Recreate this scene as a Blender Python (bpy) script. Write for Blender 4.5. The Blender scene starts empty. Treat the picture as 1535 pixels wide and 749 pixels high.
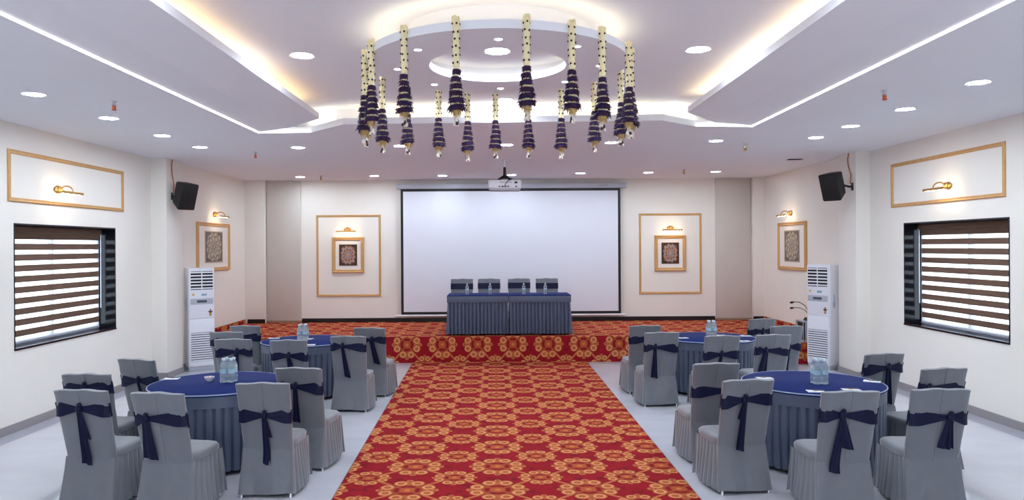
import bpy, bmesh, math, random
from mathutils import Vector, Matrix, noise
random.seed(7)
PI = math.pi
SC = bpy.context.scene
COL = SC.collection

# ------------------------------------------------------------------ camera model (image taken as 1535 x 749)
F, VX, VY, CH, ROLL = 1100.0, 742.0, 369.0, 2.1, 0.006
def unroll(px, py):
    dx, dy = px - VX, py - VY
    return dx - ROLL*dy, dy + ROLL*dx
def on_z(px, py, z):                       # point of the horizontal plane z seen at a pixel
    dx, dy = unroll(px, py); Y = (CH - z)*F/dy
    return Vector((dx*Y/F, Y, z))
def on_y(px, py, Y):                       # point of the plane y = Y seen at a pixel
    dx, dy = unroll(px, py)
    return Vector((dx*Y/F, Y, CH - dy*Y/F))
def on_x(px, py, X):
    dx, dy = unroll(px, py); Y = X*F/dx
    return Vector((X, Y, CH - dy*Y/F))

# ------------------------------------------------------------------ mesh helpers
class MB:
    def __init__(s): s.v = []; s.f = []; s.m = []
    def add(s, vs, fs, mat=0):
        b = len(s.v); s.v += [tuple(p) for p in vs]
        for f in fs: s.f.append(tuple(b+i for i in f)); s.m.append(mat)
        return s
    def box(s, x0, x1, y0, y1, z0, z1, mat=0, M=None):
        vs = [Vector((x, y, z)) for x in (x0, x1) for y in (y0, y1) for z in (z0, z1)]
        if M: vs = [M @ p for p in vs]
        return s.add(vs, [(0,1,3,2),(4,6,7,5),(0,4,5,1),(2,3,7,6),(0,2,6,4),(1,5,7,3)], mat)
    def grid(s, fn, nu, nv, cu=False, mat=0, flip=False):
        vs = [fn(i, j) for j in range(nv) for i in range(nu)]
        fs = []
        for j in range(nv-1):
            for i in range(nu if cu else nu-1):
                k = (i+1) % nu
                q = (j*nu+i, j*nu+k, (j+1)*nu+k, (j+1)*nu+i)
                fs.append(q[::-1] if flip else q)
        return s.add(vs, fs, mat)
    def lathe(s, prof, n=24, c=(0,0,0), mat=0, cap=True, M=None):
        def fn(i, j):
            r, z = prof[j]; a = 2*PI*i/n
            p = Vector((c[0]+r*math.cos(a), c[1]+r*math.sin(a), c[2]+z))
            return M @ p if M else p
        b = len(s.v); s.grid(fn, n, len(prof), True, mat)
        if cap:
            s.f.append(tuple(b+i for i in range(n))[::-1]); s.m.append(mat)
            t = b+(len(prof)-1)*n
            s.f.append(tuple(t+i for i in range(n))); s.m.append(mat)
        return s
    def tube(s, pts, r, n=8, mat=0, cap=True):
        pts = [Vector(p) for p in pts]; N = len(pts)
        rs = r if isinstance(r, (list, tuple)) else [r]*N
        d0 = (pts[1]-pts[0]).normalized()
        up = Vector((0,0,1)) if abs(d0.z) < .9 else Vector((1,0,0))
        rings = []; nx = d0.cross(up).normalized()
        for k in range(N):
            d = (pts[min(k+1,N-1)]-pts[max(k-1,0)]).normalized()
            nx = (nx - d*nx.dot(d)).normalized(); ny = d.cross(nx)
            rings.append([pts[k]+(nx*math.cos(2*PI*i/n)+ny*math.sin(2*PI*i/n))*rs[k] for i in range(n)])
        b = len(s.v); s.grid(lambda i, j: rings[j][i], n, N, True, mat)
        if cap:
            s.f.append(tuple(b+i for i in range(n))[::-1]); s.m.append(mat)
            t = b+(N-1)*n; s.f.append(tuple(t+i for i in range(n))); s.m.append(mat)
        return s
    def prism(s, poly, z0, z1, mat=0):
        n = len(poly)
        vs = [(x, y, z0) for x, y in poly]+[(x, y, z1) for x, y in poly]
        fs = [tuple(range(n))[::-1], tuple(range(n, 2*n))]+[(i, (i+1) % n, n+(i+1) % n, n+i) for i in range(n)]
        return s.add(vs, fs, mat)
    def blob(s, c, rx, ry, rz, nu=10, nv=7, mat=0, M=None):
        def fn(i, j):
            t = PI*(j+.02)/(nv-1+.04)-PI/2; a = 2*PI*i/nu
            p = Vector((c[0]+rx*math.cos(t)*math.cos(a), c[1]+ry*math.cos(t)*math.sin(a), c[2]+rz*math.sin(t)))
            return M @ p if M else p
        return s.grid(fn, nu, nv, True, mat)
    def mesh(s, name, mats, bevel=0, seg=2, smooth=True, ang=40, recalc=True):
        me = bpy.data.meshes.new(name)
        me.from_pydata(s.v, [], s.f)
        for i, p in enumerate(me.polygons): p.material_index = s.m[i]
        if recalc or bevel:
            bm = bmesh.new(); bm.from_mesh(me)
            bmesh.ops.remove_doubles(bm, verts=bm.verts, dist=1e-6)
            if recalc: bmesh.ops.recalc_face_normals(bm, faces=bm.faces)
            if bevel:
                es = [e for e in bm.edges if len(e.link_faces) == 2 and e.calc_face_angle() > .5]
                bmesh.ops.bevel(bm, geom=es, offset=bevel, segments=seg, profile=.5, affect='EDGES', clamp_overlap=True)
            bm.to_mesh(me); bm.free()
        for m in (mats if isinstance(mats, (list, tuple)) else [mats]): me.materials.append(m)
        if smooth:
            me.polygons.foreach_set('use_smooth', [True]*len(me.polygons))
            me.set_sharp_from_angle(angle=math.radians(ang))
        return me
    def build(s, name, mats, parent=None, **k):
        return link(name, s.mesh(name, mats, **k), parent)
def link(name, me, parent=None):
    o = bpy.data.objects.new(name, me); COL.objects.link(o)
    if parent: o.parent = parent
    return o
def tag(o, label=None, cat=None, group=None, kind=None):
    if label: o['label'] = label
    if cat: o['category'] = cat
    if group: o['group'] = group
    if kind: o['kind'] = kind
    return o
def empty(name, loc, label=None, cat=None, group=None, rz=0):
    o = bpy.data.objects.new(name, None); COL.objects.link(o)
    o.location = loc; o.rotation_euler = (0, 0, rz); o.empty_display_size = .1
    return tag(o, label, cat, group)
def struct(name, mb, mats, parent=None, **k):
    o = mb.build(name, mats, parent, **k)
    if not parent: o['kind'] = 'structure'
    return o
def copy_tree(o, parent=None):
    c = o.copy(); COL.objects.link(c)
    if parent: c.parent = parent
    for ch in list(o.children): copy_tree(ch, c)
    return c

# ------------------------------------------------------------------ node helpers
def lin(r, g, b):
    f = lambda c: (c/255/12.92) if c/255 <= .04045 else ((c/255+.055)/1.055)**2.4
    return (f(r), f(g), f(b), 1)
class E:                                   # scalar node expression
    def __init__(s, nt, x): s.nt, s.x = nt, x
    def op(s, o, *a):
        n = s.nt.nodes.new('ShaderNodeMath'); n.operation = o
        for i, v in enumerate((s,)+a):
            v = v.x if isinstance(v, E) else v
            if isinstance(v, (int, float)): n.inputs[i].default_value = v
            else: s.nt.links.new(v, n.inputs[i])
        return E(s.nt, n.outputs[0])
    def __add__(s, o): return s.op('ADD', o)
    def __sub__(s, o): return s.op('SUBTRACT', o)
    def __mul__(s, o): return s.op('MULTIPLY', o)
    def __truediv__(s, o): return s.op('DIVIDE', o)
    def sq(s): return s.op('MULTIPLY', s)
    def sqrt(s): return s.op('SQRT')
    def abs(s): return s.op('ABSOLUTE')
    def fl(s, m): return s.op('FLOORED_MODULO', m)
    def cos(s): return s.op('COSINE')
    def sin(s): return s.op('SINE')
    def maxi(s, o): return s.op('MAXIMUM', o)
    def mini(s, o): return s.op('MINIMUM', o)
    def inv(s): return E(s.nt, s.x).op('MULTIPLY', -1).op('ADD', 1)
    def below(s, t, w):                    # 1 where s < t, soft edge w
        n = s.nt.nodes.new('ShaderNodeMapRange'); n.interpolation_type = 'SMOOTHSTEP'
        s.nt.links.new(s.x, n.inputs[0])
        n.inputs[1].default_value = t-w; n.inputs[2].default_value = t+w
        n.inputs[3].default_value = 1; n.inputs[4].default_value = 0
        return E(s.nt, n.outputs[0])
def mixc(nt, fac, a, b):
    n = nt.nodes.new('ShaderNodeMix'); n.data_type = 'RGBA'
    for v, i in ((fac, 0), (a, 6), (b, 7)):
        v = v.x if isinstance(v, E) else v
        if isinstance(v, (int, float)): n.inputs[i].default_value = v
        elif isinstance(v, tuple): n.inputs[i].default_value = v
        else: nt.links.new(v, n.inputs[i])
    return n.outputs[2]
def base(name, rough=.6, metal=0, spec=.5):
    m = bpy.data.materials.new(name); m.use_nodes = True
    nt = m.node_tree; b = nt.nodes['Principled BSDF']
    b.inputs['Roughness'].default_value = rough; b.inputs['Metallic'].default_value = metal
    b.inputs['Specular IOR Level'].default_value = spec
    return m, nt, b
def noise_fac(nt, scale, detail=3, coord='Object', stretch=None):
    tc = nt.nodes.new('ShaderNodeTexCoord'); n = nt.nodes.new('ShaderNodeTexNoise')
    n.inputs['Scale'].default_value = scale; n.inputs['Detail'].default_value = detail
    src = tc.outputs[coord]
    if stretch:
        mp = nt.nodes.new('ShaderNodeMapping'); mp.inputs['Scale'].default_value = stretch
        nt.links.new(src, mp.inputs[0]); src = mp.outputs[0]
    nt.links.new(src, n.inputs['Vector'])
    return E(nt, n.outputs['Fac'])
def bump(nt, b, h, strength=.2, dist=.01):
    n = nt.nodes.new('ShaderNodeBump'); n.inputs['Strength'].default_value = strength; n.inputs['Distance'].default_value = dist
    nt.links.new(h.x, n.inputs['Height']); nt.links.new(n.outputs[0], b.inputs['Normal'])
def mat(name, c, rough=.6, metal=0, var=.08, scale=6, bmp=0, bscale=80, spec=.5, sheen=0, coord='Object', stretch=None, coat=0):
    m, nt, b = base(name, rough, metal, spec)
    col = lin(*c)
    dk = tuple(x*(1-var) for x in col[:3])+(1,); lt = tuple(min(1, x*(1+var)) for x in col[:3])+(1,)
    nt.links.new(mixc(nt, noise_fac(nt, scale, 3, coord, stretch), dk, lt), b.inputs['Base Color'])
    if bmp: bump(nt, b, noise_fac(nt, bscale, 2, coord, stretch), bmp, .004)
    if sheen: b.inputs['Sheen Weight'].default_value = sheen
    if coat: b.inputs['Coat Weight'].default_value = coat
    return m
def glow(name, c, s):
    m = bpy.data.materials.new(name); m.use_nodes = True; nt = m.node_tree
    b = nt.nodes['Principled BSDF']; b.inputs['Base Color'].default_value = (.8,.8,.8,1)
    b.inputs['Emission Color'].default_value = c; b.inputs['Emission Strength'].default_value = s
    return m

# ------------------------------------------------------------------ materials
M = {}
M['wall'] = mat('wall_paint', (239,234,226), .75, var=.02, scale=2, bmp=.06, bscale=120)
M['door'] = mat('greige_laminate', (204,196,188), .55, var=.03, scale=3)
M['ceil'] = mat('ceiling_paint', (242,245,252), .8, var=.015, scale=1.5)
M['black_base'] = mat('black_skirting', (24,22,26), .3, var=.15)
M['grey_base'] = mat('grey_skirting_tile', (150,145,147), .3, var=.05, scale=4)
M['granite'] = mat('black_granite', (20,21,27), .12, var=.5, scale=60, spec=.35)
M['gold'] = mat('gilded_moulding', (205,160,104), .45, .2, var=.18, scale=30, bmp=.3, bscale=60)
M['brass'] = mat('antique_brass', (196,150,88), .3, .75, var=.25, scale=40)
M['chair'] = mat('grey_satin_cover', (110,114,122), .5, var=.06, scale=9, bmp=.3, bscale=22, sheen=.45)
M['skirt'] = mat('slate_satin_skirt', (78,88,110), .36, var=.06, scale=8, bmp=.05, bscale=40, sheen=.1)
M['pipe'] = mat('pale_satin_piping', (150,165,190), .45, var=.04)
M['blue'] = mat('royal_blue_cloth', (10,32,94), .85, var=.10, scale=50, spec=.2)
M['navy'] = mat('navy_satin_sash', (6,13,50), .5, var=.22, scale=14, spec=.25)
M['steel'] = mat('bright_steel', (215,215,220), .25, .6, var=.05)
M['dark_metal'] = mat('dark_metal', (30,30,34), .5, .3, var=.1)
M['black'] = mat('black_plastic', (10,9,11), .55, var=.2, scale=40, bmp=.1, bscale=200)
M['dgrey'] = mat('dark_grey_plastic', (70,72,80), .5, var=.06)
M['white'] = mat('white_plastic', (232,232,240), .4, var=.02)
M['lgrey'] = mat('light_grey_plastic', (178,180,192), .4, var=.04)
M['screen'] = mat('matt_white_screen', (226,228,238), .85, var=.01, scale=2)
M['board'] = mat('ivory_mat_board', (236,230,224), .8, var=.02)
M['copper_cable'] = mat('orange_cable', (190,120,84), .6, var=.1)
M['cream'] = mat('cream_tuberose', (250,234,186), .7, var=.10, scale=90, bmp=.35, bscale=150)
M['purple'] = mat('dark_purple_petals', (46,24,72), .75, var=.5, scale=120)
M['purple2'] = mat('plum_petals', (70,24,44), .75, var=.4, scale=120)
M['bud'] = mat('maroon_bud', (60,28,36), .6, var=.3)
M['straw'] = mat('straw_petals', (202,168,112), .8, var=.2, scale=60)
M['ivory'] = mat('ivory_bells', (232,226,214), .6, var=.1)
M['orange'] = mat('orange_cap', (214,96,44), .5, var=.1)
M['teal'] = mat('teal_print', (40,128,160), .5, var=.05)
M['amber'] = mat('amber_sticker', (222,160,52), .5, var=.05)
M['brown_print'] = mat('brown_print', (96,56,44), .6, var=.1)
M['paper'] = mat('white_paper', (236,236,240), .8, var=.03)
M['lid'] = mat('pale_blue_cap', (196,216,226), .4, var=.03)
M['red_print'] = mat('red_print', (176,44,40), .6, var=.1)
M['pale_blue'] = mat('pale_blue_print', (168,200,214), .6, var=.1)
M['wood'] = mat('wood_threshold', (150,120,100), .5, var=.15, scale=8, stretch=(1, 12, 12))
M['screen_text'] = mat('grey_print', (150,150,158), .6, var=.03)
M['candy'] = mat('wrapped_sweets', (196,104,40), .4, var=.4, scale=60)
M['down'] = glow('downlight_lens', (.83, .95, 1.07, 1), 190)
M['down_far'] = glow('downlight_lens_far', (.83, .95, 1.07, 1), 222)
M['spot'] = glow('spot_lens', (.86, .96, 1.06, 1), 40)
M['led'] = glow('led_profile', (1, .93, .84, 1), 7)
M['picbulb'] = glow('picture_lamp_tube', (1, .80, .52, 1), 40)

def blind_brown():
    m, nt, b = base('brown_blind_fabric', .75)
    f = noise_fac(nt, 30, 5, 'Object', (1, .12, 3))
    c = mixc(nt, f, lin(74, 53, 42), lin(128, 97, 78))
    nt.links.new(c, b.inputs['Base Color'])
    return m
M['blind'] = blind_brown()
def sheer():
    m = bpy.data.materials.new('white_sheer_voile'); m.use_nodes = True; nt = m.node_tree
    nt.nodes.clear(); out = nt.nodes.new('ShaderNodeOutputMaterial')
    t = nt.nodes.new('ShaderNodeBsdfTransparent'); d = nt.nodes.new('ShaderNodeBsdfTranslucent'); d2 = nt.nodes.new('ShaderNodeBsdfDiffuse')
    mx = nt.nodes.new('ShaderNodeMixShader'); mx2 = nt.nodes.new('ShaderNodeMixShader')
    d.inputs[0].default_value = (.95, .95, .95, 1); d2.inputs[0].default_value = (.9, .9, .9, 1)
    mx2.inputs[0].default_value = .3; nt.links.new(d.outputs[0], mx2.inputs[1]); nt.links.new(d2.outputs[0], mx2.inputs[2])
    mx.inputs[0].default_value = .4
    nt.links.new(t.outputs[0], mx.inputs[1]); nt.links.new(mx2.outputs[0], mx.inputs[2]); nt.links.new(mx.outputs[0], out.inputs[0])
    return m
M['sheer'] = sheer()
def glass(name, tint, rough=.0, clear=.85):
    m = bpy.data.materials.new(name); m.use_nodes = True; nt = m.node_tree
    nt.nodes.clear(); out = nt.nodes.new('ShaderNodeOutputMaterial')
    t = nt.nodes.new('ShaderNodeBsdfTransparent'); t.inputs[0].default_value = tint
    g = nt.nodes.new('ShaderNodeBsdfGlossy'); g.inputs['Roughness'].default_value = max(rough, .03)
    lw = nt.nodes.new('ShaderNodeLayerWeight'); lw.inputs[0].default_value = .5
    fr = (E(nt, lw.outputs['Facing']).op('POWER', 5)*.9+.04)
    mx = nt.nodes.new('ShaderNodeMixShader')
    nt.links.new(fr.x, mx.inputs[0]); nt.links.new(t.outputs[0], mx.inputs[1]); nt.links.new(g.outputs[0], mx.inputs[2])
    nt.links.new(mx.outputs[0], out.inputs[0])
    return m
M['glass'] = glass('window_glass', (.93, .96, .97, 1))
def bottle_plastic():
    m, nt, b = base('clear_bottle_plastic', .08)
    b.inputs['Base Color'].default_value = (.82, .92, .96, 1)
    b.inputs['Transmission Weight'].default_value = .82; b.inputs['IOR'].default_value = 1.2
    return m
M['pet'] = bottle_plastic()

def floor_mat():
    m, nt, b = base('polished_floor_tile', .07, 0, .5)
    g = nt.nodes.new('ShaderNodeNewGeometry'); sp = nt.nodes.new('ShaderNodeSeparateXYZ')
    nt.links.new(g.outputs['Position'], sp.inputs[0])
    x, y = E(nt, sp.outputs[0]), E(nt, sp.outputs[1])
    marb = noise_fac(nt, 1.6, 6, 'Object', (1, 2.2, 1))
    c = mixc(nt, marb, lin(186, 188, 197), lin(208, 209, 216))
    border = (x + (-.175)).abs().below(5.47, .004).inv()      # grey border tile along the side walls
    c = mixc(nt, border, c, lin(172, 173, 184))
    jx = ((x/1.2).fl(1) - .5).abs().below(.4985, .0008).inv(); jy = ((y/1.2).fl(1) - .5).abs().below(.4985, .0008).inv()
    c = mixc(nt, jx.maxi(jy) * .35, c, lin(150, 150, 160))
    nt.links.new(c, b.inputs['Base Color'])
    return m
M['floor'] = floor_mat()

def carpet(name, ax, px, py, ox, oy):
    """red woven carpet: trellis of thin tan lines with large and small scroll medallions at the crossings"""
    m, nt, b = base(name, .95, 0, .1)
    g = nt.nodes.new('ShaderNodeNewGeometry'); sp = nt.nodes.new('ShaderNodeSeparateXYZ')
    nt.links.new(g.outputs['Position'], sp.inputs[0])
    u = (E(nt, sp.outputs[ax[0]]) - ox); v = (E(nt, sp.outputs[ax[1]]) - oy)
    wob = noise_fac(nt, 9, 2)
    col = mixc(nt, noise_fac(nt, 3, 4), lin(128, 19, 29), lin(160, 29, 39))
    dark = noise_fac(nt, 11, 3).below(.40, .04)
    col = mixc(nt, dark*.55, col, lin(96, 22, 34))
    line = None
    for sgn in (1, -1):
        e = (((u/px) + (v/py)*sgn + .5).fl(1) - .5).abs().below(.029, .010)
        line = e if line is None else line.maxi(e)
    col = mixc(nt, line*.85, col, lin(196, 120, 70))
    for (du, dv, s) in ((0, 0, 1.0), (.5, .5, .76)):
        cu = (((u/px) + du + .5).fl(1) - .5)*(px/s); cv = (((v/py) + dv + .5).fl(1) - .5)*(py/s)
        r = (cu.sq()+cv.sq()).sqrt(); a = cv.op('ARCTAN2', cu)
        col = mixc(nt, r.below(.20, .01)*.6, col, lin(128, 26, 34))
        a8 = a.fl(PI/4) - PI/8
        x, y = r*a8.cos(), r*a8.sin()
        d = ((x-.192).sq()+y.sq()).sqrt()
        ring = (r-.128).abs().below(.016, .006)
        col = mixc(nt, ring*.5, col, lin(176, 92, 52))
        a4 = (a+PI/4).fl(PI/2) - PI/4
        d4 = ((r*a4.cos()-.238).sq()+(r*a4.sin()).sq()).sqrt()
        col = mixc(nt, d4.below(.034, .005), col, lin(186, 112, 68))
        col = mixc(nt, d4.below(.013, .004), col, lin(140, 56, 36))
        d5 = ((r*a4.cos()-.165).sq()+(r*a4.sin()).sq()).sqrt()
        col = mixc(nt, d5.below(.03, .006)*.8, col, lin(190, 110, 62))
        col = mixc(nt, d.below(.062, .005), col, lin(184, 104, 62))
        col = mixc(nt, (d-.043).abs().below(.011, .005), col, lin(214, 152, 98))
        col = mixc(nt, (d-.021).abs().below(.007, .004)*.4, col, lin(140, 50, 36))
        col = mixc(nt, r.below(.07, .006)*.8, col, lin(182, 92, 50))
        col = mixc(nt, r.below(.025, .006)*.6, col, lin(216, 140, 80))
    col = mixc(nt, noise_fac(nt, 60, 3).below(.5, .2)*.22, col, lin(120, 26, 30))
    nt.links.new(col, b.inputs['Base Color'])
    bump(nt, b, noise_fac(nt, 220, 2), .3, .004)
    return m
c0 = on_z(1020, 737, 0)
M['carpet'] = carpet('runner_carpet', (0, 1), .778, .67, c0.x-.778*1, 6.30)
s0 = on_y(610, 516.6, 13.28)
M['stage_front'] = carpet('stage_carpet_front', (0, 2), .64, .778, s0.x, s0.z)
M['stage_top'] = carpet('stage_carpet_top', (0, 1), .64, .778, s0.x, 13.28-.14)
M['stage_side'] = carpet('stage_carpet_side', (1, 2), .64, .778, 13.3, .33)

def artwork(name, bg, c1, c2, c3, ay):
    m, nt, b = base(name, .6)
    tc = nt.nodes.new('ShaderNodeTexCoord'); sp = nt.nodes.new('ShaderNodeSeparateXYZ')
    nt.links.new(tc.outputs['Generated'], sp.inputs[0])
    u = (E(nt, sp.outputs[ay]) - .5)*2; v = (E(nt, sp.outputs[2]) - .5)*2
    r = (u.sq()+v.sq()*.86).sqrt(); a = v.op('ARCTAN2', u)
    sc = r + (a*12).cos()*.045 + (a*4).cos()*.05
    col = mixc(nt, noise_fac(nt, 14, 4, 'Generated').below(.45, .08), bg, tuple(x*.55 for x in bg[:3])+(1,))
    body = sc.below(.84, .02)
    col = mixc(nt, body*.75, col, c1)
    rings = (sc*17).sin().below(.1, .35)
    col = mixc(nt, rings*body*.75, col, c2)
    pet = ((a*10).sin()*(r*12).cos()).below(-.25, .2)
    col = mixc(nt, pet*body*.6, col, c3)
    col = mixc(nt, r.below(.16, .02), col, c2); col = mixc(nt, r.below(.09, .02), col, c1)
    edge = u.abs().maxi(v.abs()).below(.93, .01).inv()
    col = mixc(nt, edge*.8, col, tuple(x*.8 for x in c3[:3])+(1,))
    nt.links.new(col, b.inputs['Base Color'])
    return m
M['art_dark'] = artwork('dark_mandala_print', lin(62, 40, 32), lin(186, 122, 72), lin(150, 150, 160), lin(70, 42, 38), 0)
M['art_pale'] = artwork('taupe_mandala_print', lin(112, 98, 92), lin(176, 160, 140), lin(120, 112, 112), lin(206, 190, 160), 1)

# ------------------------------------------------------------------ setting
XL, XR = -5.53, 5.88           # side walls beside the tables
XLF, XRF = -5.40, 5.80         # side walls beside the stage
YB, YF = 15.95, -2.3
ZC, ZT = 3.55, 3.80            # lower ceiling, raised tray
SY, SZ = 13.28, .47            # stage front and height
struct('floor', MB().box(-5.9, 6.25, YF-.2, 16.3, -.12, 0), M['floor'], smooth=False)

WIN = {'left': (8.43, 10.69, .93, 2.40), 'right': (8.38, 10.55, .94, 2.40)}
def side_wall(side):
    s = -1 if side == 'left' else 1
    xi, xo, xf = (XL, XL-.32, XLF) if side == 'left' else (XR, XR+.32, XRF)
    y0, y1, z0, z1 = WIN[side]
    mb = MB(); a, b = min(xi, xo), max(xi, xo)
    mb.box(a, b, YF, y0, 0, 3.62); mb.box(a, b, y1, 12.0, 0, 3.62)
    mb.box(a, b, y0, y1, 0, z0); mb.box(a, b, y0, y1, z1, 3.62)
    mb.box(min(xf, xo), max(xf, xo), 12.0, 16.2, 0, 3.62)
    struct('wall_'+side, mb, M['wall'], smooth=False)
side_wall('left'); side_wall('right')
struct('wall_back', MB().box(XLF-.3, XRF+.3, YB, YB+.25, 0, 3.62), M['wall'], smooth=False)
mb = MB(); ox0, ox1, oz0, oz1 = -1.6, 1.8, .08, 2.5           # unseen wall behind the camera, opening added to let in fill daylight
mb.box(XL-.3, ox0, YF-.2, YF, 0, 3.85); mb.box(ox1, XR+.3, YF-.2, YF, 0, 3.85); mb.box(ox0, ox1, YF-.2, YF, oz1, 3.85); mb.box(ox0, ox1, YF-.2, YF, 0, oz0)
struct('wall_front', mb, M['wall'], smooth=False)
struct('pillar', MB().box(-5.70, -5.28, 11.8, 12.4, 0, 3.56), M['wall'], bevel=.006)
struct('pillar', MB().box(5.66, 6.05, 11.5, 12.1, 0, 3.56), M['wall'], bevel=.006)
struct('pillar', MB().box(-5.6, -4.965, YB-.13, YB+.02, SZ-.02, 3.56), M['wall'], bevel=.004)
struct('pillar', MB().box(5.565, 6.0, YB-.13, YB+.02, SZ-.02, 3.56), M['wall'], bevel=.004)

# stage with carpet turned up the side walls
mb = MB().box(XLF-.2, XRF+.2, SY, YB+.05, -.02, SZ, 0)
st = mb.mesh('stage', [M['stage_top'], M['stage_front']], smooth=False)
for p in st.polygons:
    if abs(p.normal.z) < .5: p.material_index = 1
tag(link('stage', st), kind='structure')
struct('baseboard_left', MB().box(XLF-.01, XLF+.012, SY, YB-.13, SZ, SZ+.09), M['stage_side'], smooth=False)
struct('baseboard_right', MB().box(XRF-.012, XRF+.01, SY, YB-.13, SZ, SZ+.09), M['stage_side'], smooth=False)
mb = MB()
for x0, x1, y in ((-4.2, 4.77, YB), (-5.34, -4.965, YB-.13), (5.565, 5.78, YB-.13)):
    mb.box(x0, x1, y-.014, y+.01, SZ, SZ+.09)
struct('baseboard_back', mb, M['black_base'], smooth=False)
for side, xs, s, xp, ypr in (('left', XL, 1, -5.28, (11.8, 12.4)), ('right', XR, -1, 5.66, (11.5, 12.1))):
    mb = MB()
    mb.box(min(xs, xs+s*.012), max(xs, xs+s*.012), YF, ypr[0], 0, .10)
    mb.box(min(xs, xp), max(xs, xp)+0, ypr[0]-.012, ypr[0]+.004, 0, .10)
    mb.box(min(xp, xp+s*.012), max(xp, xp+s*.012), ypr[0]-.012, ypr[1]+.012, 0, .10)
    xf = XLF if side == 'left' else XRF
    mb.box(min(xf, xf+s*.012), max(xf, xf+s*.012), ypr[1], SY, 0, .10)
    struct('trim_1' if side == 'left' else 'trim_2', mb, M['grey_base'], smooth=False)
# tall flush panels in the rear corners
for n, x0, x1 in ((1, -4.96, -4.2), (2, 4.775, 5.56)):
    mb = MB().box(x0+.012, x1-.012, YB-.035, YB+.01, SZ+.05, 3.545)
    d = struct('door_%d' % n, mb, M['door'], bevel=.003)
    k = MB().box(x0, x1, YB-.05, YB+.01, SZ, SZ+.05).build('threshold', M['wood'], d, bevel=.004)
    k['label'] = 'wooden threshold strip'

# ---- ceiling
HL = [(-3.15, YF), (-2.99, 9.30), (-2.32, 9.27), (-1.78, 8.66)]
HR = [(1.95, 8.52), (2.46, 8.97), (3.18, 9.03), (3.02, YF)]
outer = [(-5.9, YF)]+HL+HR+[(6.25, YF), (6.25, 16.25), (-5.9, 16.25)]
struct('ceiling', MB().prism(outer, ZC, ZC+.072), M['ceil'], smooth=False)
def band(name, xl, xs, xi, yend, s):
    # a lower shelf beside the raised tray: bevelled strip next to the LED line, then flat, then a lip
    (xa0, xa1), (xb0, xb1), (xc0, xc1) = xl, xs, xi
    ya, yb, yc = yend
    P = [(xa0, YF, ZC+.012), (xb0, YF, ZC+.035), (xc0, YF, ZC+.035), (xa1, ya, ZC+.012), (xb1, yb, ZC+.035), (xc1, yc, ZC+.035)]
    T = [(x, y, ZC+.10) for x, y, z in P]
    struct(name, MB().add(P+T, [(0,1,4,3),(1,2,5,4),(6,9,10,7),(7,10,11,8),(0,3,9,6),(2,8,11,5),(3,4,10,9),(4,5,11,10),(0,6,7,1),(1,7,8,2)]), M['ceil'], smooth=False)
band('ceiling_shelf', (-3.125, -2.965), (-2.78, -2.55), (-2.12, -2.02), (9.27, 9.1, 8.46), -1)
band('ceiling_shelf', (2.995, 3.155), (2.72, 2.68), (2.09, 2.17), (9.0, 8.9, 8.22), 1)
# raised tray with its recessed edge
tray = [(-2.62, YF), (-2.62, 9.72), (-1.95, 9.05), (2.08, 8.92), (2.75, 9.5), (2.75, YF)]
struct('ceiling_tray', MB().box(-3.3, 3.3, YF, 9.95, ZT, ZT+.05), M['ceil'], smooth=False)
mb = MB()
for (x0, y0), (x1, y1) in zip(tray[:-1], tray[1:]):
    d = Vector((x1-x0, y1-y0)); d.normalize(); n = Vector((-d.y, d.x))*.02
    mb.prism([(x0, y0), (x1, y1), (x1+n.x, y1+n.y), (x0+n.x, y0+n.y)], ZC+.05, ZT+.01)
struct('ceiling_tray_edge', mb, M['ceil'], smooth=False)
# suspended disc with a circular recess
DX, DY, DR, DRI = .03, 5.92, 1.04, .55
def ring_mb(r0, r1, z0, z1, n=96):
    prof = [(r0, z0), (r1, z0), (r1, z1), (r0, z1), (r0, z0)]
    return MB().grid(lambda i, j: (DX+prof[j][0]*math.cos(2*PI*i/n), DY+prof[j][0]*math.sin(2*PI*i/n), prof[j][1]), n, 5, True)
struct('ceiling_disc', ring_mb(DRI, DR, ZC, ZC+.06), M['ceil'], ang=30)
mb = ring_mb(.74, .76, ZC+.058, ZT+.005)
mb.lathe([(.01, 0), (.75, 0), (.75, .02), (.01, .02)], 96, (DX, DY, ZC+.165))
struct('ceiling_recess', mb, M['ceil'], ang=30)

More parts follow.
